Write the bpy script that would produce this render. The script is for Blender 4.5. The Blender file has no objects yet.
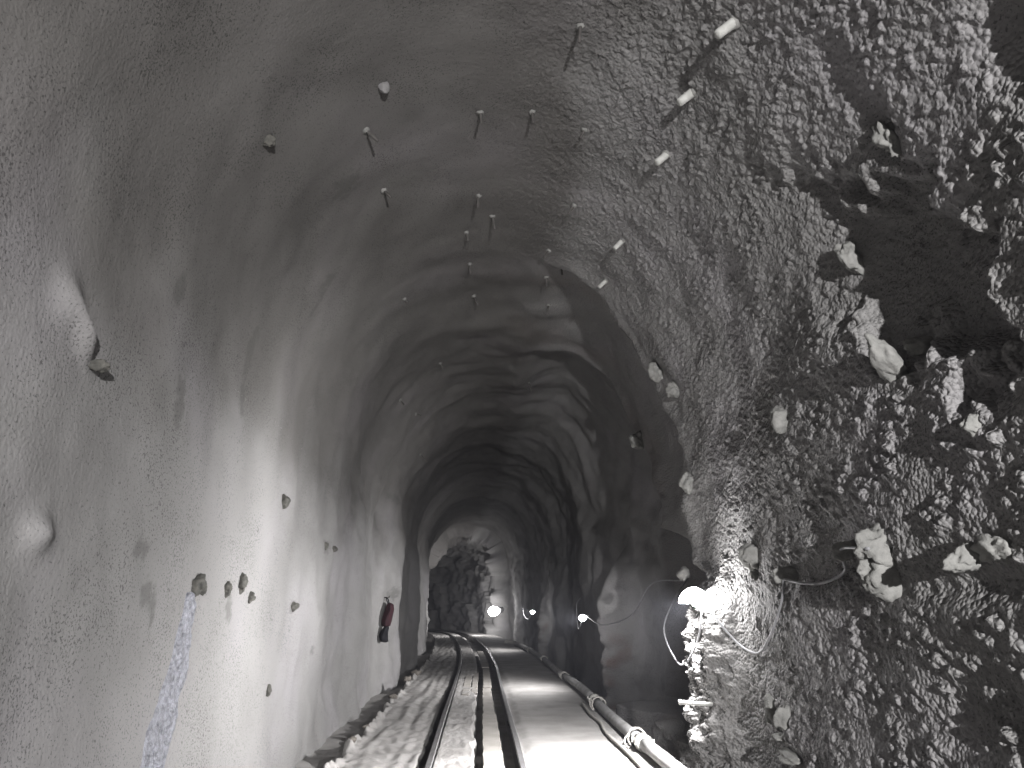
import bpy, bmesh, math, random
import numpy as np
from mathutils import Vector, Matrix

# ------------------------------------------------------------------ camera, world, exposure
scene = bpy.context.scene
COL = scene.collection
scene.view_settings.view_transform = 'Standard'
scene.view_settings.look = 'None'
scene.view_settings.gamma = 1.0
scene.view_settings.use_curve_mapping = False
scene.view_settings.exposure = 0.0
scene.cycles.use_denoising = True
scene.cycles.max_bounces = 8
scene.cycles.diffuse_bounces = 2
scene.cycles.volume_bounces = 0

CAM_H = 1.6
cam_data = bpy.data.cameras.new('camera')
cam_data.sensor_width = 36.0
cam_data.lens = 760.0 / 1024.0 * 36.0
cam_data.clip_start = 0.05
cam_data.clip_end = 300
cam = bpy.data.objects.new('camera', cam_data)
COL.objects.link(cam)
cam.location = (0, 0, CAM_H)
cam.rotation_euler = (math.radians(90 + 16.214), 0, math.radians(-2.315))
scene.camera = cam

world = bpy.data.worlds.new('tunnel_air')
scene.world = world
world.use_nodes = True
wn = world.node_tree.nodes
for n in list(wn):
    wn.remove(n)
w_out = wn.new('ShaderNodeOutputWorld')
w_bg = wn.new('ShaderNodeBackground')
w_bg.inputs['Color'].default_value = (0, 0, 0, 1)
w_bg.inputs['Strength'].default_value = 0
world.node_tree.links.new(w_bg.outputs[0], w_out.inputs['Surface'])
HAZE = 0.0011                      # dust hanging in the tunnel air
w_vol = wn.new('ShaderNodeVolumeScatter')
w_vol.inputs['Color'].default_value = (0.86, 0.88, 1.0, 1)
w_vol.inputs['Density'].default_value = HAZE
w_vol.inputs['Anisotropy'].default_value = 0.35
world.node_tree.links.new(w_vol.outputs[0], w_out.inputs['Volume'])

LAMP_COLOR = (1.0, 0.985, 0.995)
LAMP_POWER = dict(behind=9600, first=8000, second=1250, third=700, far=1100)

random.seed(7)
# ------------------------------------------------------------------ SURFACE BEGIN
_rs = np.random.RandomState(11)
_perm = np.tile(_rs.permutation(256), 3).astype(np.int64)
_grad = _rs.normal(size=(256, 3)); _grad /= np.linalg.norm(_grad, axis=1)[:, None]
_rnd = _rs.rand(256, 4)

def perlin(x, y, z):
    xi = np.floor(x).astype(np.int64); yi = np.floor(y).astype(np.int64); zi = np.floor(z).astype(np.int64)
    xf, yf, zf = x - xi, y - yi, z - zi
    fx = xf*xf*xf*(xf*(xf*6-15)+10); fy = yf*yf*yf*(yf*(yf*6-15)+10); fz = zf*zf*zf*(zf*(zf*6-15)+10)
    def g(a, b, c):
        h = _perm[_perm[_perm[(xi+a) & 255] + ((yi+b) & 255)] + ((zi+c) & 255)]
        v = _grad[h]
        return v[..., 0]*(xf-a) + v[..., 1]*(yf-b) + v[..., 2]*(zf-c)
    x00 = g(0,0,0)*(1-fx) + g(1,0,0)*fx; x10 = g(0,1,0)*(1-fx) + g(1,1,0)*fx
    x01 = g(0,0,1)*(1-fx) + g(1,0,1)*fx; x11 = g(0,1,1)*(1-fx) + g(1,1,1)*fx
    return ((x00*(1-fy) + x10*fy)*(1-fz) + (x01*(1-fy) + x11*fy)*fz) * 1.6

def fbm(x, y, z, oct=3, gain=0.5):
    t = 0; a = 1.0; f = 1.0
    for i in range(oct):
        t = t + a*perlin(x*f + 7.3*i, y*f + 3.1*i, z*f + 1.7*i); a *= gain; f *= 2.03
    return t

def worley(x, y, seed=0):
    """2-D cellular noise: distance to the nearest point (cell = 1) and that cell's random value"""
    xi = np.floor(x).astype(np.int64); yi = np.floor(y).astype(np.int64)
    best = np.full(x.shape, 9.0); val = np.zeros(x.shape)
    for dx in (-1, 0, 1):
        for dy in (-1, 0, 1):
            h = _perm[_perm[(xi+dx+seed) & 255] + ((yi+dy) & 255)]
            px = xi + dx + _rnd[h, 0]; py = yi + dy + _rnd[h, 1]
            d = (px-x)**2 + (py-y)**2
            m = d < best
            best = np.where(m, d, best); val = np.where(m, _rnd[h, 2], val)
    return np.sqrt(best), val

def sst(a, b, t):
    t = np.clip((t-a)/(b-a), 0, 1)
    return t*t*(3-2*t)

def gauss(t, s):
    return np.exp(-(t/s)**2)

XL, XR, ZB, ZS, ZC = -2.02, 2.42, -0.55, 3.3, 5.9    # left wall, right wall, base, springing, crown
XM, HW = (XL+XR)/2, (XR-XL)/2

def xc(y):
    y = np.asarray(y, float)
    a = np.clip(y-18, 0, None); b = np.clip(y-42, 0, None)
    return -0.00175*a*a - 0.02*b*b

def base(u):
    """profile: u 0..1 left wall going up, 1..2 arch, 2..3 right wall going down. Returns x, z, inward normal, arc length"""
    u = np.asarray(u, float)
    th = np.pi*(1-np.clip(u-1, 0, 1))
    x = np.where(u < 1, XL, np.where(u > 2, XR, XM + HW*np.cos(th)))
    H = ZC - ZS
    z = np.where(u < 1, ZB+(ZS-ZB)*u, np.where(u > 2, ZS-(ZS-ZB)*(u-2), ZS + H*np.sin(th)))
    nx = np.where(u < 1, 1.0, np.where(u > 2, -1.0, -np.cos(th)*H)); nz = np.where((u < 1) | (u > 2), 0.0, -np.sin(th)*HW)
    l = np.sqrt(nx*nx+nz*nz)
    s = np.where(u < 1, u*3.85, np.where(u > 2, 3.85+7.6+(u-2)*3.85, 3.85+(u-1)*7.6))
    return x, z, nx/l, nz/l, s

def disp_low(y, u):
    """large relief of the sprayed lining, positive into the tunnel"""
    y, u = np.broadcast_arrays(np.asarray(y, float), np.asarray(u, float))
    x, z, nx, nz, s = base(u)
    right = sst(1.5, 1.85, u); left = 1-sst(0.9, 1.3, u); crown = 1-right-left
    far = sst(7.0, 14.0, y)
    d = fbm(x*0.45, y*0.42, z*0.45, 3)*(0.05 + 0.09*far)
    d = d + fbm(x*1.6+9, y*1.5, z*1.6, 2)*(0.018 + 0.03*far + 0.03*right*sst(2.5, 4, y))
    # rings left by the rounds of blasting
    ph = y + 0.55*perlin(x*0.5+3, y*0.2, z*0.5) + 0.25*np.cos(u*1.3)
    per = 3.15
    saw = (ph/per) % 1.0
    ring = sst(0, 0.62, saw)*(1-sst(0.64, 1.0, saw))
    d = d + (ring-0.4)*(0.03 + 0.085*sst(11.0, 18, y)*(1-0.55*right))*(1-0.9*left*(1-sst(14, 17, y)))*sst(5.2, 7.2, y)
    # inward belly of the left wall further in
    d = d + 0.17*gauss(y-18.3, 1.0)*left + 0.20*gauss(y-23.2, 1.3)*left + 0.22*gauss(y-31.0, 2.2)*left
    # swellings of the near left wall
    d = d + left*(0.055*np.exp(-((y-3.55)/0.11)**2-((z-3.05)/0.13)**2) + 0.085*np.exp(-(((y-3.70)*0.75-(z-2.92)*0.66)/0.15)**2-(((y-3.70)*0.66+(z-2.92)*0.75)/0.055)**2) + 0.065*np.exp(-((y-3.65)/0.10)**2-((z-1.92)/0.085)**2))
    # --- right wall: the lining stops and the rock steps back
    rw = sst(1.56, 1.70, u)
    e1 = 8.05 + 0.6*sst(1.85, 2.1, z) + 0.7*sst(3.0, 4.3, z) - 0.55*sst(4.9, 5.6, z) + 0.16*perlin(z*2.3, 0*z+3.1, 0*z+1.2) + 0.07*perlin(z*7, 0*z, 0*z+4)
    e2 = 11.4 + 0.9*sst(2.6, 4.6, z) + 0.22*perlin(z*2.1, 0*z+8, 0*z) + 0.08*perlin(z*7, 0*z, 0*z+9)
    st1 = sst(0, 0.10, y-e1); st2 = sst(0, 0.12, y-e2)
    d = d - rw*(0.36*st1 + 0.40*st2)*(1-0.72*sst(13.0, 21.0, y))
    # lip of shotcrete along the edge
    d = d + right*0.05*gauss(y-e1+0.12, 0.16)*(y < e1+0.05) + right*0.06*gauss(y-e2+0.10, 0.15)*(y < e2+0.05)
    # niche at floor level behind the first lamp
    nt = 2.02 + (y-8.7)*0.24
    niche = st1*(1-sst(nt-0.12, nt+0.05, z))*(1-sst(12.4, 13.4, y))
    d = d - right*niche*0.70
    ledge = st1*(1-sst(0.02, 0.14, z+0.06*perlin(y*1.7, z*0, z*0)))*(1-sst(13.0, 14.0, y))
    d = d + right*ledge*1.06
    # posts of rock that carry the lamps
    d = d + right*0.24*sst(7.12, 7.66, y)*(1-sst(8.0, 8.1, y))*(1-sst(1.62, 1.95, z))
    d = d + right*0.62*gauss(y-15.85, 0.30)*(1-sst(1.4, 3.2, z)) + right*0.42*gauss(y-28.7, 0.35)*(1-sst(1.2, 2.6, z))
    d = d + right*0.22*gauss(y-19.4, 0.7) + right*0.25*gauss(y-24.5, 0.9)
    # hollows and bellies of the near right wall
    hn = fbm(y*2.2, z*2.2, 0*y+6, 3, 0.6)
    t = (y-3.15 + 0.30*hn)/2.3
    zl = 2.45 + (y-3.15)*0.55 + 0.30*hn; zh = 3.40 + (y-3.15)*0.75 + 0.35*hn
    hol = sst(0, 0.10, t)*(1-sst(0.28, 1.0, (y-3.15)/2.3))*sst(zl-0.10, zl+0.28, z)*(1-sst(zh-0.25, zh+0.15, z))
    d = d - right*0.27*hol
    t2 = (y-2.45)/0.6
    d = d - right*0.16*sst(0, 0.2, t2)*(1-sst(0.3, 1.0, t2))*gauss(z-4.05, 0.24)
    d = d - right*0.09*np.exp(-((y-3.74)/0.11)**2-((z-4.30)/0.33)**2)
    d = d - right*0.10*np.exp(-((y-3.6)/0.75)**2-((z-1.70)/0.09)**2)
    d = d - right*0.08*np.exp(-((y-5.6)/0.9)**2-((z-1.80)/0.13)**2)
    d = d - right*0.04*np.exp(-((y-3.9)/0.4)**2-((z-1.05)/0.25)**2)
    # grooves between the upper bolts
    d = d - 0.06*sst(1.6, 1.72, u)*np.exp(-((y-5.3)/0.9)**2)*np.clip(perlin(s*6.0, y*0.9, 0*y+2), 0, 1)*sst(4.6, 5.0, z)
    # unlined rock at the bend
    rk = sst(42.6, 42.9, y + 0.5*perlin(x*0.8, z*0.8, 0*z))
    blk, bv = worley(y*0.55+0.2*s, s*0.75, 5)
    rock = 0.30*left + 0.75*right + 0.78*crown + (bv-0.5)*0.55 + 0.15*fbm(x*1.5, y*1.5, z*1.5, 2)
    d = d*(1-rk) + rk*rock
    return d

def coarse_zone(y, z, s):
    zone = fbm(y*0.9, s*0.9, 0*y+4, 2)
    return 1-sst(2.5, 3.7, z + 0.9*zone + 0.35*(y-4.6))

def disp_fine(y, u):
    y, u = np.broadcast_arrays(np.asarray(y, float), np.asarray(u, float))
    x, z, nx, nz, s = base(u)
    right = sst(1.42, 1.72, u); left = 1-sst(0.9, 1.3, u)
    near = (1-sst(7.5, 10.5, y))*sst(1.2, 2.2, y)
    coarse = right*coarse_zone(y, z, s)
    wy = y + 0.014*perlin(y*17, s*17, 0*y); ws = s + 0.014*perlin(y*17, s*17, 0*y+5)
    f1, v1 = worley(wy/0.085, (ws + 0.4*y)/0.066, 0)
    f2, v2 = worley(wy/0.055, (ws + 0.3*y)/0.043, 17)
    lump1 = np.clip(1-f1*f1*1.9, 0, 1)*(0.1+0.9*v1*v1)
    lump2 = np.clip(1-f2*f2*1.9, 0, 1)*(0.15+0.85*v2*v2)
    clump = 0.6 + 0.9*np.clip(fbm(y*3.1, s*3.1, 0*y+9, 2), -0.5, 0.8)
    d = near*coarse*clump*(0.050*lump1 + 0.026*lump2)
    d = d + near*right*(1-coarse)*(0.025*lump2 + 0.010*lump1)*(0.7+0.5*clump)
    d = d + near*(1-right)*0.0010*lump2
    d = d + 0.006*fbm(x*6, y*6, z*6, 2)*(0.4 + sst(7, 12, y))
    # torn rock on the posts under the lamps and in the niche
    post = right*(gauss(y-7.75, 0.35) + gauss(y-15.95, 0.6) + gauss(y-28.9, 0.8) + 0.5*sst(8.1, 8.4, y)*(1-sst(13, 15, y)))*(1-sst(1.7, 2.3, z))
    d = d + post*(0.075*fbm(y*4.3, s*3.6, 0*y+2, 2) + 0.085*fbm(y*10, s*9, 0*y+2, 3, 0.6)*(1-sst(9, 13, y)))
    return d

def surf(y, u, fine=True, off=0.0):
    x, z, nx, nz, s = base(u)
    d = disp_low(y, u) + off
    if fine:
        d = d + disp_fine(y, u)
    return x + nx*d + xc(y), np.asarray(y, float) + 0*x, z + nz*d

def floor_z(x, y):
    xr = x - xc(y)
    n1 = fbm(x*2.1, y*1.1, 0*x+2, 3); n2 = perlin(x*9, y*6, 0*x+5); n3 = perlin(x*3, y*2.3, 0*x+8)
    e = 0.035*n3 + 0.018*n2
    ditchl = 1-sst(-1.52, -1.44, xr + 0.06*n1 + e)
    z = 0.05 + 0.010*n1 + 0.004*n2
    strip = (1-ditchl)*(1-sst(-0.75, -0.62, xr))
    z = z + strip*(0.025*perlin(x*7, y*0.5, 0*x+3) + 0.012*n2)
    z = z + 0.07*gauss(xr+1.44, 0.07)*np.clip(0.35+n2+n3, 0, 1.3)
    z = z - ditchl*(0.17 + 0.03*n1)
    gap = sst(-0.625, -0.585, xr+e)*(1-sst(-0.455, -0.44, xr))
    z = z - gap*0.13
    mid = sst(-0.455, -0.44, xr)*(1-sst(0.44, 0.46, xr))
    z = z + mid*(0.035 + 0.02*n3 + 0.02*np.abs(n2))
    slot = sst(-0.075, -0.035, xr+1.4*e)*(1-sst(0.41, 0.43, xr))
    z = z - slot*0.16
    walk = sst(0.45, 0.47, xr)
    z = z + walk*(0.035 - 0.010*n1 - 0.03*(1-sst(0.46, 0.62, xr+e)))
    ditchr = sst(1.86, 1.93, xr+0.7*e)
    z = z - ditchr*(0.42 + 0.05*n1)
    return z
# ------------------------------------------------------------------ SURFACE END

# ------------------------------------------------------------------ materials
def new_mat(name):
    m = bpy.data.materials.new(name); m.use_nodes = True
    nt = m.node_tree
    b = nt.nodes['Principled BSDF']
    return m, nt, b

def noise_mat(name, c1, c2, scale=4.0, rough=0.9, bump=0.0, bump_scale=60.0, bump_dist=0.01, metallic=0.0, spec=0.25, detail=6.0):
    m, nt, b = new_mat(name)
    geo = nt.nodes.new('ShaderNodeNewGeometry')
    n = nt.nodes.new('ShaderNodeTexNoise'); n.inputs['Scale'].default_value = scale; n.inputs['Detail'].default_value = detail
    nt.links.new(geo.outputs['Position'], n.inputs['Vector'])
    r = nt.nodes.new('ShaderNodeValToRGB')
    r.color_ramp.elements[0].position = 0.3; r.color_ramp.elements[1].position = 0.7
    r.color_ramp.elements[0].color = (*c1, 1); r.color_ramp.elements[1].color = (*c2, 1)
    nt.links.new(n.outputs['Fac'], r.inputs['Fac'])
    nt.links.new(r.outputs['Color'], b.inputs['Base Color'])
    b.inputs['Roughness'].default_value = rough
    b.inputs['Metallic'].default_value = metallic
    b.inputs['Specular IOR Level'].default_value = spec
    if bump > 0:
        n2 = nt.nodes.new('ShaderNodeTexNoise'); n2.inputs['Scale'].default_value = bump_scale; n2.inputs['Detail'].default_value = 4
        nt.links.new(geo.outputs['Position'], n2.inputs['Vector'])
        bp = nt.nodes.new('ShaderNodeBump'); bp.inputs['Strength'].default_value = bump; bp.inputs['Distance'].default_value = bump_dist
        nt.links.new(n2.outputs['Fac'], bp.inputs['Height']); nt.links.new(bp.outputs['Normal'], b.inputs['Normal'])
    return m

def shotcrete(name, speck):
    """sprayed concrete: grey with faint hue drift, grit, and rust / wet stains from mesh attributes"""
    m, nt, b = new_mat(name)
    L = nt.links; N = nt.nodes
    geo = N.new('ShaderNodeNewGeometry')
    n1 = N.new('ShaderNodeTexNoise'); n1.inputs['Scale'].default_value = 0.7; n1.inputs['Detail'].default_value = 5
    L.new(geo.outputs['Position'], n1.inputs['Vector'])
    r1 = N.new('ShaderNodeValToRGB')
    e = r1.color_ramp.elements
    e[0].position = 0.30; e[0].color = (0.138, 0.135, 0.131, 1)
    e[1].position = 0.70; e[1].color = (0.188, 0.182, 0.184, 1)
    k = e.new(0.5); k.color = (0.163, 0.160, 0.156, 1)
    L.new(n1.outputs['Fac'], r1.inputs['Fac'])
    # fine dark grit
    n2 = N.new('ShaderNodeTexNoise'); n2.inputs['Scale'].default_value = 75; n2.inputs['Detail'].default_value = 2
    L.new(geo.outputs['Position'], n2.inputs['Vector'])
    n2b = N.new('ShaderNodeTexNoise'); n2b.inputs['Scale'].default_value = 1.6; n2b.inputs['Detail'].default_value = 4
    L.new(geo.outputs['Position'], n2b.inputs['Vector'])
    th = N.new('ShaderNodeMapRange'); th.inputs['From Min'].default_value = 0.35; th.inputs['From Max'].default_value = 0.65
    th.inputs['To Min'].default_value = 0.27; th.inputs['To Max'].default_value = 0.37
    L.new(n2b.outputs['Fac'], th.inputs['Value'])
    sub = N.new('ShaderNodeMath'); sub.operation = 'SUBTRACT'
    L.new(n2.outputs['Fac'], sub.inputs[0]); L.new(th.outputs[0], sub.inputs[1])
    mr = N.new('ShaderNodeMapRange'); mr.inputs['From Min'].default_value = 0.0; mr.inputs['From Max'].default_value = 0.10
    mr.inputs['To Min'].default_value = 1-speck; mr.inputs['To Max'].default_value = 1.0
    L.new(sub.outputs[0], mr.inputs['Value'])
    mul = N.new('ShaderNodeMix'); mul.data_type = 'RGBA'; mul.blend_type = 'MULTIPLY'; mul.inputs[0].default_value = 1.0
    L.new(r1.outputs['Color'], mul.inputs[6]); L.new(mr.outputs[0], mul.inputs[7])
    atc = N.new('ShaderNodeAttribute'); atc.attribute_name = 'coat_shade'      # browner spray in the crown, painted darker there and upper left for weaker light
    coat_shade = N.new('ShaderNodeMix'); coat_shade.data_type = 'RGBA'; coat_shade.blend_type = 'MULTIPLY'; coat_shade.inputs[0].default_value = 1.0
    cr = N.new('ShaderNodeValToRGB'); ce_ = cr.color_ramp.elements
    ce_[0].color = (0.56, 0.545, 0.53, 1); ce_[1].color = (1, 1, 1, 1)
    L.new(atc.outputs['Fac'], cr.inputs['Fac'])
    L.new(mul.outputs[2], coat_shade.inputs[6]); L.new(cr.outputs['Color'], coat_shade.inputs[7])
    at = N.new('ShaderNodeAttribute'); at.attribute_name = 'rust'
    mx = N.new('ShaderNodeMix'); mx.data_type = 'RGBA'
    L.new(at.outputs['Fac'], mx.inputs[0]); L.new(coat_shade.outputs[2], mx.inputs[6]); mx.inputs[7].default_value = (0.09, 0.048, 0.034, 1)
    at2 = N.new('ShaderNodeAttribute'); at2.attribute_name = 'stain'
    mx2 = N.new('ShaderNodeMix'); mx2.data_type = 'RGBA'
    L.new(at2.outputs['Fac'], mx2.inputs[0]); L.new(mx.outputs[2], mx2.inputs[6]); mx2.inputs[7].default_value = (0.055, 0.054, 0.05, 1)
    L.new(mx2.outputs[2], b.inputs['Base Color'])
    b.inputs['Roughness'].default_value = 0.92
    b.inputs['Specular IOR Level'].default_value = 0.2
    n3 = N.new('ShaderNodeTexNoise'); n3.inputs['Scale'].default_value = 55; n3.inputs['Detail'].default_value = 5
    L.new(geo.outputs['Position'], n3.inputs['Vector'])
    bp = N.new('ShaderNodeBump'); bp.inputs['Strength'].default_value = 0.4; bp.inputs['Distance'].default_value = 0.010
    L.new(n3.outputs['Fac'], bp.inputs['Height'])
    # pebbly grain of the spray, strongest on the rough wall
    vo = N.new('ShaderNodeTexVoronoi'); vo.inputs['Scale'].default_value = 34
    L.new(geo.outputs['Position'], vo.inputs['Vector'])
    at3 = N.new('ShaderNodeAttribute'); at3.attribute_name = 'grain'
    inv = N.new('ShaderNodeMath'); inv.operation = 'SUBTRACT'; inv.inputs[0].default_value = 1.0; L.new(vo.outputs['Distance'], inv.inputs[1])
    bp2 = N.new('ShaderNodeBump'); bp2.inputs['Distance'].default_value = 0.022
    L.new(at3.outputs['Fac'], bp2.inputs['Strength']); L.new(inv.outputs[0], bp2.inputs['Height']); L.new(bp.outputs['Normal'], bp2.inputs['Normal'])
    L.new(bp2.outputs['Normal'], b.inputs['Normal'])
    return m

M = {}
M['shot'] = shotcrete('shotcrete', 0.55)
M['swell'] = noise_mat('smooth_shotcrete', (0.135, 0.132, 0.128), (0.18, 0.175, 0.175), 9, 0.92, 0.4, 55, 0.01)
M['lump'] = noise_mat('shotcrete_lump', (0.13, 0.13, 0.122), (0.20, 0.198, 0.187), 14, 0.92, 0.6, 70, 0.01)
M['floor'] = noise_mat('dusty_floor', (0.17, 0.163, 0.155), (0.25, 0.243, 0.234), 2.2, 0.88, 0.5, 45, 0.012)
M['stub'] = noise_mat('pale_stub', (0.28, 0.28, 0.262), (0.38, 0.38, 0.36), 20, 0.8)
M['steel_stub'] = noise_mat('dull_steel_stub', (0.04, 0.037, 0.035), (0.08, 0.075, 0.07), 25, 0.8)
M['rock'] = noise_mat('exposed_rock', (0.03, 0.03, 0.027), (0.08, 0.077, 0.068), 18, 0.9, 0.6, 50, 0.012)
M['rail'] = noise_mat('rail_steel', (0.025, 0.023, 0.022), (0.055, 0.05, 0.048), 12, 0.5, 0.3, 60, 0.004, 0.3, 0.4)
M['rail_head'] = noise_mat('worn_rail_head', (0.13, 0.127, 0.127), (0.21, 0.205, 0.205), 9, 0.38, 0, metallic=0.6)
M['plank'] = noise_mat('dusty_plank', (0.18, 0.168, 0.152), (0.25, 0.238, 0.22), 5, 0.9, 0.4, 40, 0.008)
M['pipe'] = noise_mat('dusty_pipe', (0.16, 0.157, 0.153), (0.26, 0.257, 0.253), 6, 0.8, 0.4, 50, 0.006)
M['coupling'] = noise_mat('pipe_coupling', (0.20, 0.195, 0.18), (0.30, 0.295, 0.275), 14, 0.85, 0.4, 60, 0.006)
M['rope'] = noise_mat('tie_rope', (0.18, 0.17, 0.155), (0.27, 0.26, 0.24), 40, 0.95)
M['cable'] = noise_mat('power_cable', (0.15, 0.15, 0.155), (0.25, 0.25, 0.255), 15, 0.6)
M['black'] = noise_mat('black_plastic', (0.004, 0.004, 0.005), (0.011, 0.011, 0.013), 12, 0.85, spec=0.1)
M['red'] = noise_mat('dark_red_cloth', (0.008, 0.0012, 0.003), (0.020, 0.0025, 0.005), 16, 0.85, 0.5, 30, 0.02)
M['tin'] = noise_mat('galvanised_tin', (0.42, 0.43, 0.44), (0.58, 0.59, 0.60), 10, 0.45, metallic=0.4)
M['crust'] = noise_mat('wet_mineral_crust', (0.06, 0.062, 0.072), (0.20, 0.205, 0.23), 26, 0.42, 0.9, 45, 0.03, spec=0.5)
M['clod'] = noise_mat('mud_clod', (0.06, 0.053, 0.046), (0.12, 0.11, 0.097), 12, 0.95, 0.6, 40, 0.015)

def emit_mat(name, strength):
    m = bpy.data.materials.new(name); m.use_nodes = True
    nt = m.node_tree
    for n in list(nt.nodes): nt.nodes.remove(n)
    o = nt.nodes.new('ShaderNodeOutputMaterial'); e = nt.nodes.new('ShaderNodeEmission')
    e.inputs['Color'].default_value = (*LAMP_COLOR, 1); e.inputs['Strength'].default_value = strength
    nt.links.new(e.outputs[0], o.inputs['Surface'])
    return m

# ------------------------------------------------------------------ helpers
def tag(o, label=None, cat=None, group=None, kind=None):
    if label: o['label'] = label
    if cat: o['category'] = cat
    if group: o['group'] = group
    if kind: o['kind'] = kind
    return o

def link(name, mesh, mat, parent=None, smooth=True):
    o = bpy.data.objects.new(name, mesh); COL.objects.link(o)
    if mat is not None and len(mesh.materials) == 0:
        mesh.materials.append(mat)
    if smooth and len(mesh.polygons):
        mesh.polygons.foreach_set('use_smooth', np.ones(len(mesh.polygons), bool))
    if parent is not None:
        o.parent = parent
        o.matrix_parent_inverse = Matrix.Identity(4)
    return o

def empty(name, loc=(0, 0, 0)):
    o = bpy.data.objects.new(name, None); COL.objects.link(o); o.location = loc
    o.empty_display_size = 0.1
    return o

def grid_mesh(name, X, Y, Z, attrs=None, flip=False):
    nr, nc = X.shape
    me = bpy.data.meshes.new(name)
    me.vertices.add(nr*nc)
    co = np.stack([X, Y, Z], -1).reshape(-1).astype(np.float32)
    me.vertices.foreach_set('co', co)
    idx = np.arange(nr*nc).reshape(nr, nc)
    a, b_, c, d = idx[:-1, :-1], idx[:-1, 1:], idx[1:, 1:], idx[1:, :-1]
    q = np.stack([a, b_, c, d] if not flip else [a, d, c, b_], -1).reshape(-1, 4)
    me.loops.add(q.size); me.polygons.add(len(q))
    me.loops.foreach_set('vertex_index', q.reshape(-1).astype(np.int32))
    me.polygons.foreach_set('loop_start', np.arange(0, q.size, 4, dtype=np.int32))
    me.polygons.foreach_set('loop_total', np.full(len(q), 4, np.int32))
    me.update(calc_edges=True)
    for k, v in (attrs or {}).items():
        at = me.attributes.new(k, 'FLOAT', 'POINT')
        at.data.foreach_set('value', v.reshape(-1).astype(np.float32))
    return me

def bm_mesh(name, bm):
    me = bpy.data.meshes.new(name); bm.to_mesh(me); bm.free(); return me

def tube_mesh(name, pts, r, seg=8, closed_ends=True, radii=None):
    """round tube through points"""
    bm = bmesh.new(); pts = [Vector(p) for p in pts]; rings = []
    up = Vector((0, 0, 1)); prev = None
    for i, p in enumerate(pts):
        t = (pts[min(i+1, len(pts)-1)] - pts[max(i-1, 0)]).normalized()
        if prev is None:
            a = t.cross(up)
            if a.length < 0.05: a = t.cross(Vector((1, 0, 0)))
            a.normalize()
        else:
            a = (prev - t*prev.dot(t)).normalized()
        prev = a; b = t.cross(a)
        rr = radii[i] if radii else r
        rings.append([bm.verts.new(p + (a*math.cos(k*2*math.pi/seg) + b*math.sin(k*2*math.pi/seg))*rr) for k in range(seg)])
    for i in range(len(rings)-1):
        for k in range(seg):
            bm.faces.new([rings[i][k], rings[i][(k+1) % seg], rings[i+1][(k+1) % seg], rings[i+1][k]])
    if closed_ends:
        bm.faces.new(rings[0][::-1]); bm.faces.new(rings[-1])
    bmesh.ops.recalc_face_normals(bm, faces=bm.faces)
    return bm_mesh(name, bm)

def catmull(pts, n=8):
    P = [Vector(p) for p in pts]; P = [P[0]*2-P[1]] + P + [P[-1]*2-P[-2]]
    out = []
    for i in range(1, len(P)-2):
        for k in range(n):
            t = k/n
            out.append(0.5*((2*P[i]) + (P[i+1]-P[i-1])*t + (2*P[i-1]-5*P[i]+4*P[i+1]-P[i+2])*t*t + (3*P[i]-P[i-1]-3*P[i+1]+P[i+2])*t**3))
    out.append(P[-2]); return out

def wall_pt(y, u, off=0.0):
    X, Y, Z = surf(np.array([y]), np.array([u]), False, off)
    return Vector((float(X[0]), float(Y[0]), float(Z[0])))

def wall_frame(y, u):
    """point on the lining, inward normal, forward and across directions"""
    p = wall_pt(y, u); a = wall_pt(y+0.15, u) - wall_pt(y-0.15, u); b = wall_pt(y, u+0.03) - wall_pt(y, u-0.03)
    n = a.cross(b).normalized()
    _, _, nx, nz, _ = base(np.array([u]))
    if n.dot(Vector((float(nx[0]), 0, float(nz[0])))) < 0: n = -n
    return p, n, a.normalized(), b.normalized()

def lump_mesh(name, rx, ry, rz, seed, rough=0.35, sub=3):
    """knob of sprayed concrete or stone: noisy ellipsoid"""
    bm = bmesh.new(); bmesh.ops.create_icosphere(bm, subdivisions=sub, radius=1.0)
    co = np.array([v.co[:] for v in bm.verts])
    n = fbm(co[:, 0]*1.1+seed*3.7, co[:, 1]*1.1+seed, co[:, 2]*1.1, 3)
    f1, v1 = worley(co[:, 0]*2.2+co[:, 2]+seed, co[:, 1]*2.2-co[:, 2]+seed*2)
    k = 1 + rough*n + 0.25*rough*(v1-0.5) + 0.22*rough*fbm(co[:, 0]*4.3+seed, co[:, 1]*4.3, co[:, 2]*4.3, 2, 0.7)
    for v, s in zip(bm.verts, k):
        v.co = Vector((v.co.x*rx*s, v.co.y*ry*s, v.co.z*rz*s))
    return bm_mesh(name, bm)

def orient(o, p, n, fwd):
    """local z along n, local x along fwd"""
    z = n.normalized(); x = (fwd - z*fwd.dot(z)).normalized(); y = z.cross(x)
    m = Matrix((x, y, z)).transposed().to_4x4(); m.translation = p
    o.matrix_world = m
    o.location = p; o.rotation_euler = m.to_euler(); 

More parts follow.
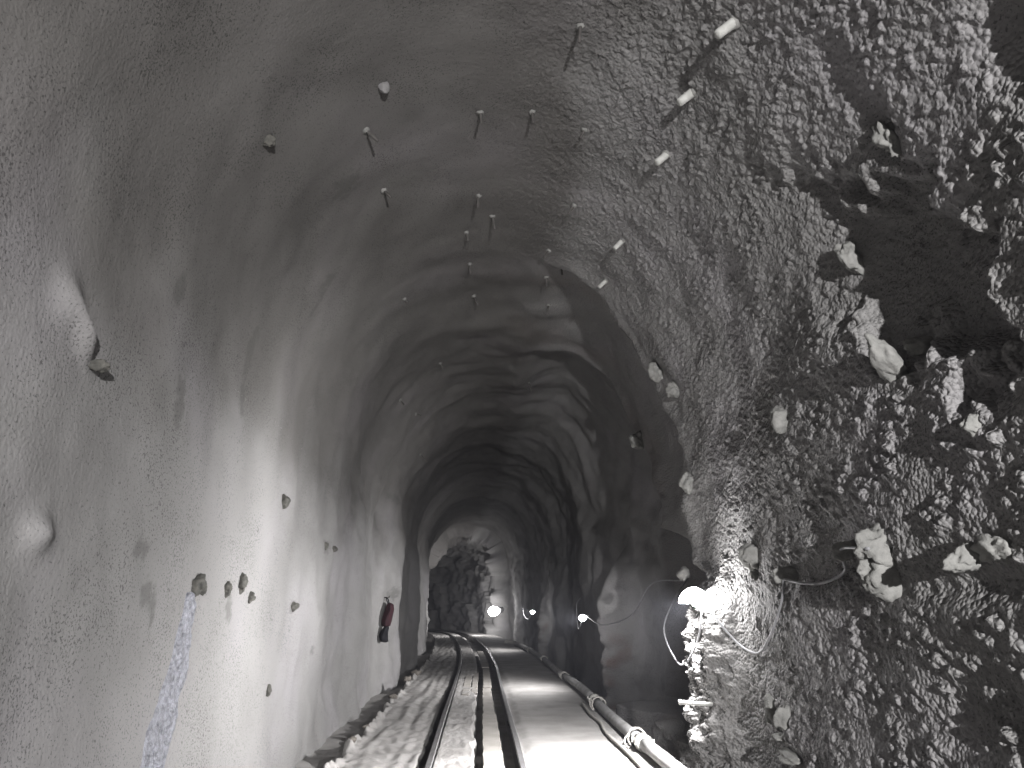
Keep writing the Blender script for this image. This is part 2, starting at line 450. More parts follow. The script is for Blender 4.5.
# ------------------------------------------------------------------ the tunnel lining and floor
def rows(k_near, k_far):
    return np.concatenate([np.arange(-13, 0.8, 0.2), np.exp(np.arange(math.log(0.8), math.log(2.4), 0.02)),
                           np.exp(np.arange(math.log(2.4), math.log(9), k_near)), np.exp(np.arange(math.log(9), math.log(62), k_far))])
STAINS = [(7.29, 1.194, 0.10, 0.16), (7.4, 1.16, 0.05, 0.12), (6.26, 1.049, 0.10, 0.22), (6.3, 1.0, 0.07, 0.16), (6.14, 1.272, 0.17, 0.16), (4.92, 0.895, 0.07, 0.20), (4.68, 1.036, 0.07, 0.10),
          (4.71, 0.64, 0.08, 0.07), (4.89, 0.575, 0.10, 0.09), (5.0, 0.56, 0.05, 0.10), (8.58, 0.553, 0.10, 0.06), (17.0, 1.07, 0.5, 0.10), (17.2, 0.62, 0.3, 0.12),
          (9.9, 0.42, 0.12, 0.06), (10.34, 0.75, 0.22, 0.08), (6.5, 0.55, 0.08, 0.10)]
def shell(name, u, ys):
    Yg, Ug = np.meshgrid(ys, u, indexing='ij')
    X, Y, Z = surf(Yg, Ug, True)
    _, bz, _, _, s = base(Ug)
    right = sst(1.42, 1.72, Ug)
    rn = sst(-0.1, 0.5, fbm(Yg*3, s*2, 0*Yg+6, 2))
    rust = right*(gauss(Yg-15.9, 0.45) + 1.2*gauss(Yg-28.8, 0.6))*(1-sst(0.7, 1.25, bz))*rn*0.8
    rust = rust + 0.12*right*sst(8.9, 9.5, Yg)*(1-sst(12.5, 13.5, Yg))*sst(-0.2, 0.3, fbm(Yg*0.8, s*0.8, 0*Yg, 2))
    stain = 0*Yg
    wob = 0.8*fbm(Yg*12, s*12, 0*Yg+1, 3, 0.7)
    for (y0, u0, ry, rs) in STAINS:
        s0 = float(base(np.array([u0]))[4][0])
        m = (np.abs(Yg-y0) < 3*ry)
        q = ((Yg-y0)/ry)**2 + ((s-s0)/rs)**2
        stain = np.maximum(stain, np.where(m, 1-sst(0.5, 1.4, q + 1.3*wob), 0))
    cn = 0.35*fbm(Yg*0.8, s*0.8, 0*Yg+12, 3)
    coat_shade = np.clip(1.0*(1-sst(0.78, 1.10, Ug + 0.4*cn)) + 1.0*sst(1.52, 1.66, Ug + 0.15*cn) + 0.25*cn, 0, 1)
    grain = 0.09 + right*(0.45 + 0.5*coarse_zone(Yg, bz, s))*(1-0.6*sst(8, 14, Yg))
    return link(name, grid_mesh(name, X, Y, Z, {'rust': np.clip(rust, 0, 1), 'stain': np.clip(stain*0.5, 0, 1), 'grain': np.clip(grain, 0, 1), 'coat_shade': coat_shade}), M['shot'])
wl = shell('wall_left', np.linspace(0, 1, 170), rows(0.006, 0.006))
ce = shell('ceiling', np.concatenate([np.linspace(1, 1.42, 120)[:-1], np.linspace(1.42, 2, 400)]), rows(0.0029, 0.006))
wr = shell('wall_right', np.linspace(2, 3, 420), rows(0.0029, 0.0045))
tag(wl, 'pale grey sprayed concrete wall left of the rails', None, None, 'structure')
tag(ce, 'grey sprayed concrete vault over the tunnel', None, None, 'structure')
tag(wr, 'rough lumpy sprayed concrete wall on the lamp side', None, None, 'structure')

fy = np.concatenate([np.arange(-13, 6, 0.3), np.exp(np.arange(math.log(6.0), math.log(62), 0.0045))])
fx = np.concatenate([np.linspace(-2.6, -1.75, 12)[:-1], np.linspace(-1.75, 0.75, 190)[:-1], np.linspace(0.75, 2.05, 50)[:-1], np.linspace(2.05, 3.9, 14)])
FYg, FXg = np.meshgrid(fy, fx, indexing='ij')
FX = FXg + xc(FYg)
fl = link('floor', grid_mesh('floor', FX, FYg, floor_z(FX, FYg)), M['floor'])
tag(fl, 'pale dusty tunnel floor with ruts and ditches', None, None, 'structure')

def fz(x, y):
    return float(floor_z(np.array([x]), np.array([y]))[0])
def cx(y):
    return float(xc(y))

# ------------------------------------------------------------------ track
RAIL_L, RAIL_R = -0.48, 0.43
rail_prof = [(-0.05, 0.0), (0.05, 0.0), (0.05, 0.010), (0.010, 0.024), (0.008, 0.088), (0.029, 0.098), (0.030, 0.122), (0.024, 0.128), (-0.024, 0.128), (-0.030, 0.122), (-0.029, 0.098), (-0.008, 0.088), (-0.010, 0.024), (-0.05, 0.010)]
HEAD = {5, 6, 7, 8, 9}
def sweep(name, xr, y0, y1, prof, z0, step=0.5):
    bm = bmesh.new(); rings = []
    n = int((y1-y0)/step)
    for i in range(n+1):
        y = y0 + (y1-y0)*i/n
        a = cx(y+0.05)-cx(y-0.05); a = a/0.1; l = math.hypot(a, 1)
        side = Vector((1/l, -a/l, 0)); c = Vector((cx(y)+xr, y, z0 + 0.012*math.sin(y*0.7+xr)))
        rings.append([bm.verts.new(c + side*px + Vector((0, 0, pz))) for px, pz in prof])
    m = len(prof)
    for i in range(n):
        for k in range(m):
            f = bm.faces.new([rings[i][k], rings[i][(k+1) % m], rings[i+1][(k+1) % m], rings[i+1][k]])
            f.material_index = 1 if k in HEAD else 0
    bm.faces.new(rings[0]); bm.faces.new(rings[-1][::-1])
    bmesh.ops.recalc_face_normals(bm, faces=bm.faces)
    return bm_mesh(name, bm)

def make_rail(xr, label, joints):
    r = empty('rail', (cx(0)+xr, 0, 0)); tag(r, label, 'rail', 'track rails')
    bounds = [-8.0] + joints + [58.0]
    for a, b in zip(bounds[:-1], bounds[1:]):
        me = sweep('rail_length', xr, a+0.004, b-0.004, rail_prof, -0.002)
        me.materials.append(M['rail']); me.materials.append(M['rail_head'])
        o = link('rail_length', me, None, r, smooth=False); o.location = (-r.location.x, 0, 0)
    for j in joints:
        for s in (-1, 1):
            bm = bmesh.new(); bmesh.ops.create_cube(bm, size=1.0)
            for v in bm.verts: v.co = Vector((v.co.x*0.014, v.co.y*0.46, v.co.z*0.055))
            bmesh.ops.bevel(bm, geom=bm.edges[:], offset=0.003, segments=1, affect='EDGES')
            o = link('fishplate', bm_mesh('fishplate', bm), M['rail'], r, smooth=False)
            o.location = (cx(j)+xr+s*0.018-r.location.x, j, 0.055)
            for k in (-0.15, -0.05, 0.05, 0.15):
                bm = bmesh.new(); bmesh.ops.create_cone(bm, cap_ends=True, segments=6, radius1=0.014, radius2=0.012, depth=0.02)
                b_ = link('bolt_head', bm_mesh('bolt_head', bm), M['rail'], o, smooth=False)
                b_.location = (s*0.014, k, 0); b_.rotation_euler = (0, math.pi/2, 0)
    return r
make_rail(RAIL_L, 'long steel rail nearer the pale left wall', [9.6, 19.5, 30.0])
make_rail(RAIL_R, 'long steel rail beside the row of planks', [11.2, 21.5, 32.0])

def plank(y0, y1, xa0, xb0, xa1, xb1, z, label, thick=0.035):
    p = empty('plank', (cx(y0)+(xa0+xb0)/2, y0, z)); 
    n = max(2, int((y1-y0)/0.25)); bm = bmesh.new(); rows = []
    for i in range(n+1):
        t = i/n; y = y0+(y1-y0)*t
        xa = xa0+(xa1-xa0)*t+cx(y); xb = xb0+(xb1-xb0)*t+cx(y)
        w = 0.006*math.sin(i*2.1+y0); zz = z + 0.004*math.sin(i*1.3)
        rows.append([bm.verts.new((xa+w, y, zz-thick)), bm.verts.new((xb-w, y, zz-thick)), bm.verts.new((xb-w, y, zz)), bm.verts.new((xa+w, y, zz))])
    for i in range(n):
        for k in range(4):
            bm.faces.new([rows[i][k], rows[i][(k+1) % 4], rows[i+1][(k+1) % 4], rows[i+1][k]])
    bm.faces.new(rows[0]); bm.faces.new(rows[-1][::-1])
    bmesh.ops.recalc_face_normals(bm, faces=bm.faces)
    bmesh.ops.bevel(bm, geom=[e for e in bm.edges if e.calc_face_angle(0) > 0.8], offset=0.005, segments=1, affect='EDGES')
    bmesh.ops.translate(bm, verts=bm.verts, vec=-p.location)
    loc = p.location.copy(); bpy.data.objects.remove(p)
    o = link('plank', bm_mesh('plank', bm), M['plank'], None, smooth=False); o.location = loc
    tag(o, label, 'plank', 'boards laid inside the track'); return o
plank(5.0, 11.9, 0.045, 0.265, 0.05, 0.25, 0.085, 'wide pale plank nearest the camera beside the right rail')
plank(11.95, 15.6, 0.06, 0.235, 0.065, 0.225, 0.075, 'second plank along the right rail, butted to the wide near one')
plank(15.65, 20.4, 0.08, 0.24, 0.09, 0.25, 0.085, 'third plank along the right rail where the track starts to bend')
plank(20.5, 27.5, 0.07, 0.26, 0.08, 0.27, 0.09, 'long far plank along the right rail before the last lamps')
plank(14.6, 18.6, -0.14, -0.03, -0.13, -0.02, 0.10, 'narrow board in the middle of the track, right of two')
plank(14.3, 18.2, -0.31, -0.17, -0.30, -0.16, 0.098, 'narrow board in the middle of the track, left of two')

# clods along the edge of the left ditch
cl = [(9.0, -1.47, 0.05), (9.5, -1.44, 0.04), (10.1, -1.49, 0.045), (10.8, -1.46, 0.035), (11.6, -1.50, 0.085), (12.4, -1.46, 0.045), (13.2, -1.52, 0.04), (14.1, -1.47, 0.06), (15.3, -1.50, 0.05), (16.6, -1.46, 0.07), (18.4, -1.43, 0.08)]
words = ['small clod nearest the camera on the left ditch edge', 'second clod along the left ditch edge', 'third clod along the left ditch edge', 'fourth small clod along the left ditch edge',
         'largest dark clod on the left ditch edge below the wall', 'clod just past the largest one on the left ditch edge', 'small flat clod along the left ditch edge', 'clod halfway along the left ditch edge',
         'clod on the ditch edge short of the red bag', 'clod on the ditch edge under the red bag', 'farthest clod at the bulging foot of the left wall']
for i, ((y, xr, r), w) in enumerate(zip(cl, words)):
    o = link('mud_clod', lump_mesh('mud_clod', r*1.2, r*1.4, r*0.8, i+40, 0.5, 2), M['clod'])
    x = cx(y)+xr; o.location = (x, y, fz(x, y)+r*0.4); o.rotation_euler = (0, 0, i*1.7)
    tag(o, w, 'clod', 'clods on the left ditch edge')

# ------------------------------------------------------------------ water pipe along the walkway edge
pj = [-6.0, 2.6, 8.9, 12.8, 17.2, 22.0, 26.6, 31.0]
def pipe_pt(y):
    return Vector((cx(y) + 1.80 + 0.025*math.sin(y*0.55) - 0.1*max(0, (y-24)/10), y, 0.165 + 0.018*math.sin(y*0.9+1)))
pp = empty('water_pipe', (1.8, 0, 0.1)); tag(pp, 'long dusty pipeline lying along the right edge of the walkway', 'pipe')
PO = Vector((1.8, 0, 0.1))
for a, b in zip(pj[:-1], pj[1:]):
    n = max(3, int((b-a)/0.6))
    me = tube_mesh('pipe_length', [pipe_pt(a+(b-a)*i/n)-PO for i in range(n+1)], 0.068, 14); link('pipe_length', me, M['pipe'], pp)
for i, y in enumerate(pj[1:-1]):
    c = link('coupling', tube_mesh('coupling', [pipe_pt(y+t)-PO for t in (-0.13, -0.125, -0.05, -0.045, 0.045, 0.05, 0.125, 0.13)], 0.08, 14,
             radii=[0.078, 0.086, 0.086, 0.094, 0.094, 0.086, 0.086, 0.078]), M['coupling'], pp)
    for t in (-0.09, 0.09):
        for s in (-1, 1):
            bm = bmesh.new(); bmesh.ops.create_cone(bm, cap_ends=True, segments=6, radius1=0.02, radius2=0.02, depth=0.05)
            b_ = link('clamp_bolt', bm_mesh('clamp_bolt', bm), M['coupling'], c, smooth=False)
            b_.location = pipe_pt(y+t)-PO+Vector((s*0.09, 0, 0.02))
end = pipe_pt(31.0)-PO
link('elbow', tube_mesh('elbow', catmull([end, end+Vector((-0.02, 0.25, 0.02)), end+Vector((-0.2, 0.45, 0.06)), end+Vector((-0.42, 0.5, 0.06))], 5), 0.08, 12), M['coupling'], pp)

def rope_ring(y, label, tail):
    e = empty('tie_rope', pipe_pt(y)); tag(e, label, 'rope')
    for k in range(3):
        pts = []
        for i in range(25):
            a = i/24*2*math.pi
            pts.append((math.cos(a)*0.102 + 0.004*math.sin(5*a+k), (k-1)*0.03 + 0.02*math.sin(a+k), math.sin(a)*0.102))
        link('coil', tube_mesh('coil', pts, 0.011, 6), M['rope'], e)
    link('tail', tube_mesh('tail', catmull(tail, 6), 0.011, 6), M['rope'], e)
rope_ring(12.35, 'rope tied round the pipeline at the farther knot, by the hose end', [(-0.09, 0, 0.05), (-0.14, -0.05, 0.06), (-0.14, -0.15, -0.02), (-0.12, -0.25, -0.05)])
rope_ring(9.25, 'rope tied round the pipeline nearest the camera', [(-0.09, 0, 0.04), (-0.15, -0.08, 0.0), (-0.15, -0.12, -0.05), (-0.13, -0.2, -0.07)])
hp = [(1.62, 12.75, 0.125), (1.60, 12.2, 0.12), (1.58, 11.5, 0.115), (1.60, 10.8, 0.115), (1.55, 10.1, 0.115), (1.54, 9.5, 0.118), (1.55, 9.1, 0.12), (1.56, 8.3, 0.12), (1.53, 6.5, 0.12)]
tag(link('hose', tube_mesh('hose', catmull(hp, 8), 0.021, 8), M['rope']), 'thin pale hose lying on the walkway beside the pipeline', 'hose')

# ------------------------------------------------------------------ lamps
def lamp(p, power, aim, label, added_shield=True, size=1.0, glow=120, cone=165, back=(0, 0, 1)):
    rot = Vector(back).to_track_quat('Z', 'Y').to_euler()
    e = empty('wall_lamp', p); tag(e, label, 'lamp', 'lamps on the right wall')
    r = 0.045*size
    bm = bmesh.new()                                    # bulb: rounded end, tapering to the neck
    prof = [(0.0, -0.075), (0.022, -0.071), (0.038, -0.058), (0.047, -0.036), (0.048, -0.012), (0.043, 0.012), (0.034, 0.034), (0.028, 0.052), (0.026, 0.06)]
    rings = [[bm.verts.new((q[0]*size*math.cos(k*math.pi/8), q[0]*size*math.sin(k*math.pi/8), q[1]*size)) for k in range(16)] for q in prof[1:]]
    tip = bm.verts.new((0, 0, prof[0][1]*size))
    for k in range(16):
        bm.faces.new([tip, rings[0][(k+1) % 16], rings[0][k]])
        for i in range(len(rings)-1):
            bm.faces.new([rings[i][k], rings[i][(k+1) % 16], rings[i+1][(k+1) % 16], rings[i+1][k]])
    bmesh.ops.recalc_face_normals(bm, faces=bm.faces)
    link('bulb', bm_mesh('bulb', bm), emit_mat('lit_bulb', glow), e).rotation_euler = rot
    link('socket', tube_mesh('socket', [(0, 0, 0.058*size), (0, 0, 0.075*size), (0, 0, 0.13*size), (0, 0, 0.15*size)], 0.03, 12, radii=[0.030*size, 0.034*size, 0.030*size, 0.014*size]), M['tin'], e).rotation_euler = rot
    if added_shield:
        # added half dish behind and above the bulb, shaped to block its light
        bm = bmesh.new(); R = 0.15; rings = []
        for rr, dy in ((0.0, 0.085), (0.05, 0.080), (0.10, 0.065), (0.135, 0.048), (R, 0.030)):
            rings.append([bm.verts.new((rr*math.cos(a), dy, -0.045 + rr*math.sin(a))) for a in [math.pi*k/16 for k in range(17)]])
        for i in range(len(rings)-1):
            for k in range(16):
                try: bm.faces.new([rings[i][k], rings[i][k+1], rings[i+1][k+1], rings[i+1][k]])
                except ValueError: pass
        bmesh.ops.remove_doubles(bm, verts=bm.verts, dist=1e-5)
        h = link('added_shield', bm_mesh('added_shield', bm), M['tin'], e)
        sm = h.modifiers.new('thick', 'SOLIDIFY'); sm.thickness = 0.004; sm.offset = 1
        h.location = (-0.054, 0.0, 0.0)
    ld = bpy.data.lights.new('bulb_light', 'SPOT')
    ld.energy = power; ld.color = LAMP_COLOR; ld.shadow_soft_size = 0.05
    ld.spot_size = math.radians(cone); ld.spot_blend = 1.0
    lo = bpy.data.objects.new('bulb_light', ld); COL.objects.link(lo); lo.parent = e
    lo.rotation_euler = Vector(aim).to_track_quat('-Z', 'Y').to_euler()
    lo.location = Vector((-1, -0.1, -0.3)).normalized()*0.06*size if added_shield else Vector(aim).normalized()*0.06*size
    return e
lamp((1.62, -5.2, 2.35), LAMP_POWER['behind'], (-0.12, 0.96, -0.20), 'bulb hanging behind the camera, lighting the near walls', added_shield=False, cone=106, back=(0, 0, 1))
lamp((2.11, 7.48, 1.66), LAMP_POWER['first'], (-1, 0.52, -0.46), 'brightest near lamp on the corner post of the right wall', cone=158, size=1.6, glow=320, back=(0.75, 0.6, 0.15))
lamp((2.0, 15.35, 1.36), LAMP_POWER['second'], (-1, 0.0, -0.1), 'small lamp on the second rock post of the right wall', added_shield=False, glow=90, size=1.3, back=(0.6, 0.8, 0.1))
lamp((cx(28)+2.04, 28.0, 1.36), LAMP_POWER['third'], (-1, 0.0, -0.1), 'smallest lamp, on the third rock post of the right wall', added_shield=False, glow=70, size=1.3, back=(0.6, 0.8, 0.1))
lamp((0.74, 40.4, 1.30), LAMP_POWER['far'], (-0.70, 0.62, 0.0), 'glaring far lamp at the mouth of the bare rock tunnel', added_shield=False, size=5.0, glow=45, back=(0.6, 0.8, 0.1))

# DETAILS
# ------------------------------------------------------------------ rock bolts and knobs of sprayed concrete
def rock_bolt(y, u, length, r, pale, label, group, tilt=(0, 0), seed=0, collar=2.2):
    p, n, f, a = wall_frame(y, u)
    e = empty('rock_bolt'); orient(e, p, n, f); tag(e, label, 'rock bolt', group)
    tx, ty = tilt
    top = Vector((tx*length, ty*length, length))
    pts = [Vector((0, 0, -0.06)), top*0.25, top*0.6, top*0.94, top]
    link('rod', tube_mesh('rod', pts, r, 10, radii=[r*1.1, r*1.05, r, r, r*0.8]), M['stub'] if pale else M['steel_stub'], e)
    c = link('collar', lump_mesh('collar', r*collar, r*collar, r*collar*0.8, seed+3, 0.4, 2), M['lump'], e)
    return e
UR = 'pale bolt stubs high on the right of the vault'
rock_bolt(4.08, 1.723, 0.17, 0.034, True, 'pale bolt stub near the top edge, uppermost of three in a slanting row', UR, (0, -0.1), 1, 1.5)
rock_bolt(4.90, 1.711, 0.15, 0.034, True, 'pale bolt stub with a long shadow, middle of three in a slanting row', UR, (0, -0.1), 2, 1.5)
rock_bolt(5.67, 1.713, 0.14, 0.032, True, 'pale bolt stub, lowest of three in a slanting row on the right vault', UR, (0, -0.1), 3, 1.5)
rock_bolt(7.43, 1.70, 0.14, 0.028, True, 'thin pale bolt stub below the slanting row of three, facing the crown', UR, (0, 0), 4, 1.5)
rock_bolt(8.45, 1.70, 0.14, 0.026, True, 'thin pale bolt stub just before the lining stops at the right vault', UR, (0, 0), 5, 1.5)
CB = 'thin steel bolts hanging from the crown'
cb = [(4.75, 1.574, 0.16, 'thin dark bolt nearest the camera in the crown, close to the rough wall'), (5.94, 1.604, 0.09, 'short dark bolt in the crown, level with the lowest pale stub'),
      (5.88, 1.464, 0.13, 'dark bolt with pale collar in the middle of the crown, left of a pair'), (5.86, 1.532, 0.13, 'dark bolt in the middle of the crown, right of a pair'),
      (7.19, 1.614, 0.11, 'dark bolt on the right of the crown beside the hump'), (5.63, 1.315, 0.15, 'long thin dark bolt on the left shoulder of the vault'),
      (6.65, 1.32, 0.13, 'dark bolt by the round patch on the left shoulder'), (7.32, 1.461, 0.14, 'dark bolt on the near face of the crown hump'),
      (7.81, 1.484, 0.16, 'thicker brownish bolt just behind the crown hump'), (8.14, 1.44, 0.13, 'dark bolt left of the brownish one behind the crown hump'),
      (9.06, 1.445, 0.15, 'dark bolt at the near rim of the shaded vault'), (10.26, 1.452, 0.15, 'dark bolt deep in the shaded vault, straight under the crown'),
      (8.47, 1.587, 0.12, 'dark bolt with pale tip right of the shaded vault rim'), (9.40, 1.591, 0.15, 'longer dark bolt of a close pair right of the shaded vault'),
      (9.08, 1.612, 0.10, 'stubby bolt of a close pair right of the shaded vault'), (10.39, 1.606, 0.11, 'bolt below the close pair, right of the shaded vault'),
      (9.31, 1.312, 0.07, 'tiny bolt stub on the left rim of the shaded vault'), (12.6, 1.36, 0.12, 'small dark bolt on the far left of the shaded vault'),
      (13.2, 1.24, 0.12, 'small dark bolt on the left haunch, first of three going in'), (14.4, 1.26, 0.12, 'small dark bolt on the left haunch, second of three going in'),
      (17.31, 1.224, 0.22, 'forked dark bolt on the left haunch, third of three going in'), (14.6, 1.60, 0.18, 'bolt bundle at the right end of the low rib in the vault')]
for i, (y, u, l, lb) in enumerate(cb):
    rock_bolt(y, u, l, 0.013, False, lb, CB, (0.25*math.sin(i*1.9), 0.2*math.cos(i*2.3)), i+10, 2.6)

def knob(y, u, rx, ry, rz, label, seed, mat='lump', rot=0.0, lift=0.35, group=None, name='concrete_lump', cat='concrete lump', rough=0.4):
    p, n, f, a = wall_frame(y, u)
    o = link(name, lump_mesh(name, rx, ry, rz, seed, rough, 4), M[mat])
    f2 = (Matrix.Rotation(rot, 3, n) @ f)
    orient(o, p + n*rz*lift, n, f2); o.parent = wl if u < 1 else wr if u > 2 else ce; tag(o, label); return o
KR = 'knobs of sprayed concrete on the right wall'
knob(4.25, 2.10, 0.07, 0.06, 0.19, 'big pale lump throwing a long shadow in the middle of the right wall', 1, rot=0.2, group=KR, lift=0.5)
knob(4.12, 2.06, 0.05, 0.06, 0.10, 'small knob resting on top of the big pale lump', 2, group=KR)
knob(5.75, 2.075, 0.07, 0.10, 0.09, 'drooping knob left of the big pale lump, at its shadow end', 3, group=KR)
knob(3.53, 2.222, 0.035, 0.055, 0.06, 'small pale knob in the dark, right of the big pale lump', 4, group=KR)
knob(4.58, 1.935, 0.06, 0.12, 0.10, 'pointed pale lump at the left rim of the dark hollow', 5, rot=0.25, group=KR)
knob(3.72, 1.893, 0.045, 0.11, 0.07, 'rough narrow lump standing at the top of the dark hollow', 6, rot=0.1, group=KR, rough=0.7)
knob(4.48, 2.352, 0.085, 0.10, 0.12, 'upper half of the tall pale lump over the cable', 7, group=KR, rough=0.6)
knob(4.50, 2.395, 0.060, 0.12, 0.14, 'lower half of the tall pale lump beside the cable', 8, group=KR, rough=0.5)
knob(3.72, 2.378, 0.045, 0.065, 0.10, 'squarish white lump near the right edge of the photo', 9, group=KR, lift=0.6)
knob(3.55, 2.375, 0.10, 0.06, 0.05, 'rough ridge over the squarish white lump at the right edge', 10, group=KR, rough=0.7)
knob(4.95, 2.347, 0.035, 0.055, 0.10, 'oval white lump where the cable first hangs', 11, group=KR, rot=0.4, lift=0.6)
knob(6.72, 2.335, 0.10, 0.11, 0.10, 'broad pale slab-like lump to the right of the brightest lamp', 12, group=KR, rot=0.5)
knob(6.72, 2.375, 0.03, 0.045, 0.05, 'tiny lump under the broad one by the brightest lamp', 13, group=KR)
knob(5.98, 2.382, 0.035, 0.06, 0.12, 'small white lump where the cable is hitched beside the bright lamp', 14, group=KR, lift=0.7)
knob(8.60, 1.905, 0.10, 0.09, 0.10, 'angular lump on the upper lip where the lining stops', 15, group=KR)
knob(8.45, 2.10, 0.08, 0.12, 0.09, 'lump on the middle of the lip where the lining stops', 16, group=KR)
knob(12.0, 1.90, 0.10, 0.14, 0.12, 'white chip on the rim of the second set-back', 17, group=KR)
knob(8.95, 1.86, 0.12, 0.12, 0.10, 'pale lump at the topmost corner of the lining lip', 18, group=KR)
o = link('concrete_lump', lump_mesh('concrete_lump', 0.055, 0.10, 0.075, 19, 0.4, 3), M['lump']); o.location = (2.24, 8.55, 1.93); o.rotation_euler = (0.3, 0.5, 0)
o.parent = wr; tag(o, 'glowing white lump just left of the brightest lamp')
FK = 'flakes of concrete low on the right wall'
knob(6.55, 2.655, 0.05, 0.13, 0.07, 'upright flake, highest of four low on the right wall below the cable', 21, rot=0.25, group=FK, name='concrete_flake', cat='flake')
knob(6.25, 2.66, 0.045, 0.10, 0.08, 'dark-edged round flake, right of the upright one', 22, rot=-0.2, group=FK, name='concrete_flake', cat='flake')
knob(6.42, 2.70, 0.15, 0.035, 0.08, 'long flat flake under the upright one', 23, rot=0.1, group=FK, name='concrete_flake', cat='flake')
knob(6.2, 2.725, 0.15, 0.03, 0.09, 'lowest long flake sticking out of the right wall', 24, rot=-0.1, group=FK, name='concrete_flake', cat='flake')

# scattered stones in the coarse spray: the larger ones that stand proud
rnd = random.Random(5)
# ---- left wall
LR = 'dark stones showing through the left wall'
knob(7.84, 0.819, 0.07, 0.075, 0.06, 'dark square stone highest on the bright part of the left wall', 31, 'rock', 0.3, 0.0, LR, 'exposed_stone', 'stone')
knob(5.74, 0.594, 0.075, 0.075, 0.06, 'dark stone at the head of the wet streak', 32, 'rock', 0.4, 0.0, LR, 'exposed_stone', 'stone')
knob(6.78, 0.607, 0.07, 0.075, 0.05, 'mottled dark stone right of the wet streak head', 33, 'rock', -0.4, 0.0, LR, 'exposed_stone', 'stone')
knob(6.40, 0.590, 0.035, 0.06, 0.04, 'small faint stone between the streak head and the mottled one', 34, 'rock', 0.0, 0.1, LR, 'exposed_stone', 'stone')
knob(7.05, 0.575, 0.05, 0.045, 0.04, 'small stone just below and right of the mottled one', 35, 'rock', 0.2, 0.1, LR, 'exposed_stone', 'stone')
knob(8.58, 0.555, 0.06, 0.05, 0.05, 'stone on the vertical edge where the bright wall turns duller', 36, 'rock', -0.5, 0.0, LR, 'exposed_stone', 'stone')
knob(7.84, 0.357, 0.025, 0.05, 0.04, 'tiny dark stone low on the bright left wall', 37, 'rock', 0.0, 0.0, LR, 'exposed_stone', 'stone')
knob(10.3, 0.752, 0.035, 0.05, 0.05, 'small dark stone past the vertical edge, left of two', 38, 'rock', 0.0, 0.0, LR, 'exposed_stone', 'stone')
knob(10.75, 0.75, 0.07, 0.04, 0.05, 'small dark stone past the vertical edge, right of two', 39, 'rock', 0.0, 0.0, LR, 'exposed_stone', 'stone')
knob(4.82, 1.20, 0.03, 0.05, 0.05, 'dark chip high on the left haunch near the top of the photo', 44, 'rock', 0.0, 0.3, LR, 'exposed_stone', 'stone')
LB = 'swellings of the left wall'
knob(3.84, 0.868, 0.035, 0.025, 0.06, 'blackened tip at the lower end of the cracked swelling', 43, 'rock', -0.6, 0.6, LR, 'exposed_stone', 'stone')
knob(5.22, 1.347, 0.045, 0.045, 0.05, 'small round button on the near left vault', 46, 'swell', 0.0, 0.4, LB, 'wall_swelling', 'swelling', 0.2)

# wet mineral streak: crust standing proud of the left wall
nv, nw = 150, 26
V, W = np.meshgrid(np.linspace(0, 1, nv), np.linspace(-1, 1, nw), indexing='ij')
u_s = 0.585 - 0.46*V
y_c = 5.66 - 0.66*V + 0.06*np.sin(V*5)
half = 0.09 + 0.24*V**0.7
y_s = y_c + W*half*(1 + 0.25*perlin(V*9, W*2, 0*V))
ss = base(u_s)[4]
th = (0.010 + 0.020*np.clip(fbm(y_s*14, ss*8, 0*V+3, 3)+0.4, 0, 2))*(1-W**4) - 0.02*W**8 - 0.02*(V < 0.01)
X_, Y_, Z_ = surf(y_s, u_s, True); 
tag(link('mineral_streak', grid_mesh('mineral_streak', X_ + th, Y_, Z_), M['crust']), 'wet whitish mineral streak running down the near left wall', 'mineral streak')

# ------------------------------------------------------------------ power cable and small fittings
def W_(y, u, off=0.05):
    return wall_pt(y, u, off)
cab = empty('power_cable', W_(4.95, 2.347)); tag(cab, 'grey power cable hung in loops along the right wall to the bright lamp', 'cable')
def cable_span(name, pts, r=0.011):
    pts = [Vector(p)-cab.location for p in pts]
    link(name, tube_mesh(name, catmull(pts, 8), r, 6), M['cable'], cab)
cable_span('cable_loop', [W_(4.4, 2.36, 0.14), W_(4.93, 2.352, 0.12), W_(5.1, 2.385, 0.08), W_(5.4, 2.402, 0.07), W_(5.65, 2.402, 0.09), W_(5.95, 2.392, 0.13)])
cable_span('cable_loop', [W_(5.95, 2.392, 0.13), W_(6.05, 2.44, 0.07), W_(6.4, 2.51, 0.06), W_(6.85, 2.545, 0.06), W_(7.2, 2.525, 0.07), W_(7.42, 2.45, 0.09), Vector((2.17, 7.55, 1.62))])
cable_span('cable_loop', [Vector((2.12, 7.5, 1.55)), Vector((2.09, 7.6, 1.28)), Vector((2.06, 8.0, 1.04)), Vector((2.08, 8.5, 1.05)), Vector((2.14, 9.2, 1.34)), Vector((2.4, 9.6, 1.7)), Vector((2.6, 9.8, 1.9))], 0.010)
cable_span('cable_loop', [Vector((1.98, 15.30, 1.36)), Vector((1.93, 15.5, 1.15)), Vector((1.95, 15.9, 1.32)), Vector((2.0, 16.3, 1.62)), Vector((2.2, 17.2, 1.75))], 0.008)
cable_span('cable_loop', [Vector((2.05, 15.3, 1.4)), Vector((2.25, 14.4, 1.25)), Vector((2.5, 13.0, 1.45)), Vector((2.55, 11.6, 1.9)), Vector((2.6, 9.8, 1.9))], 0.011)
cable_span('cable_loop', [Vector((cx(28)+2.02, 27.95, 1.36)), Vector((cx(28)+1.90, 28.1, 1.12)), Vector((cx(28)+1.75, 28.4, 1.25)), Vector((cx(28)+1.72, 28.5, 1.5))], 0.010)
pg = empty('pipe_peg', (2.13, 7.56, 0.715)); tag(pg, 'white pipe peg sticking out of the post under the brightest lamp', 'peg')
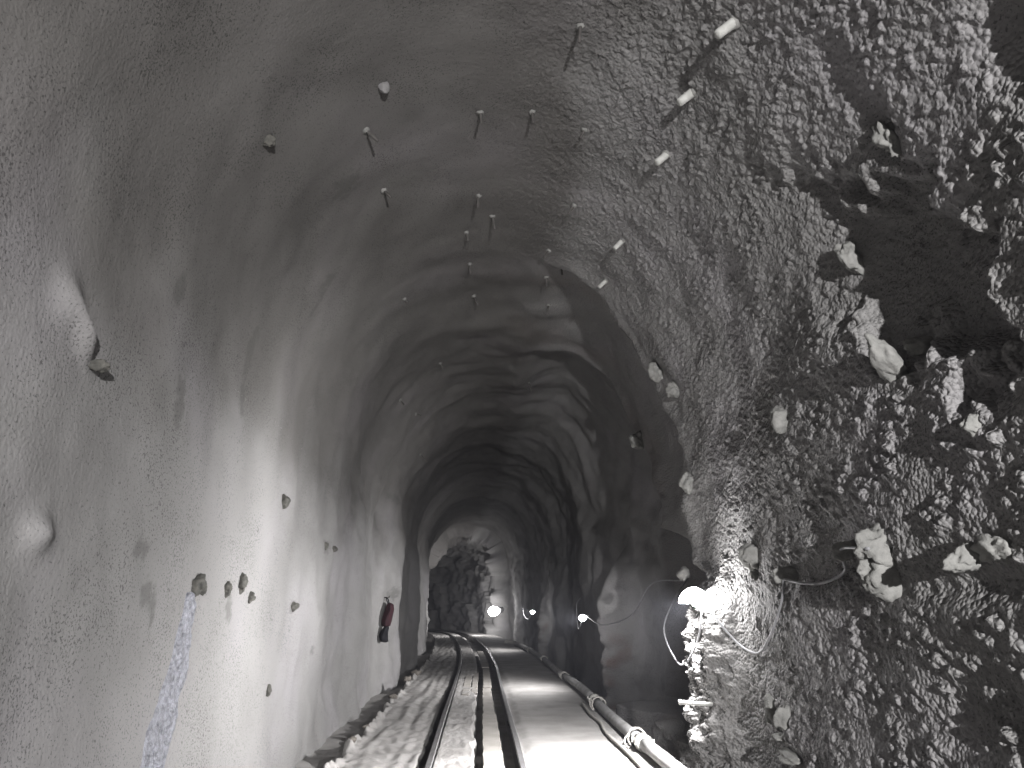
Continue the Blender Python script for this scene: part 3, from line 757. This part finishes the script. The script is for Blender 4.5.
link('tube', tube_mesh('tube', [(0.05, 0.02, -0.005), (-0.05, 0, 0), (-0.20, -0.02, 0.012), (-0.25, -0.025, 0.016)], 0.020, 12), M['stub'], pg)
link('end_ring', tube_mesh('end_ring', [(-0.25, -0.025, 0.016), (-0.262, -0.026, 0.017), (-0.275, -0.027, 0.018)], 0.024, 12), M['stub'], pg)

# ------------------------------------------------------------------ red bag on the left wall
bp_, bn, bf, ba = wall_frame(16.6, 0.545)
bag = empty('hanging_bag', bp_ + bn*0.05); tag(bag, 'dark red cloth bag hanging on the left wall with a black pouch below', 'bag')
def cloth(name, mat, z0, z1, wid, dep, seed, off=(0, 0)):
    n = 18; seg = 20; pts = []
    bm = bmesh.new(); rings = []
    for i in range(n+1):
        t = i/n; z = z0+(z1-z0)*t
        k = (0.35+0.75*math.sin(math.pi*min(1, t*0.62+0.10)))*(1 if 0 < i < n else 0.4)
        ring = []
        for j in range(seg):
            a = j*2*math.pi/seg
            fold = 1 + 0.14*math.sin(5*a+seed+3*t) + 0.08*math.sin(9*a+seed*2-5*t)
            ring.append(bm.verts.new((off[0]+dep*k*fold*math.cos(a)+0.03*math.sin(t*4+seed), off[1]+wid*k*fold*math.sin(a), z)))
        rings.append(ring)
    for i in range(n):
        for j in range(seg):
            bm.faces.new([rings[i][j], rings[i][(j+1) % seg], rings[i+1][(j+1) % seg], rings[i+1][j]])
    bm.faces.new(rings[0]); bm.faces.new(rings[-1])
    bmesh.ops.recalc_face_normals(bm, faces=bm.faces)
    return link(name, bm_mesh(name, bm), mat, bag)
cloth('bag_body', M['red'], 0.10, -0.38, 0.15, 0.09, 1.0, (0.05, 0.0))
cloth('pouch', M['black'], -0.36, -0.68, 0.12, 0.075, 2.3, (0.02, -0.06))
link('strap', tube_mesh('strap', catmull([(0.06, 0.03, 0.08), (0.04, 0.06, 0.16), (0.0, 0.02, 0.21), (0.02, -0.06, 0.15), (0.05, -0.05, 0.08)], 6), 0.012, 6), M['black'], bag)
link('hook', tube_mesh('hook', [(-0.12, 0.01, 0.20), (0.0, 0.01, 0.205), (0.06, 0.01, 0.21), (0.07, 0.01, 0.24)], 0.012, 8), M['steel_stub'], bag)
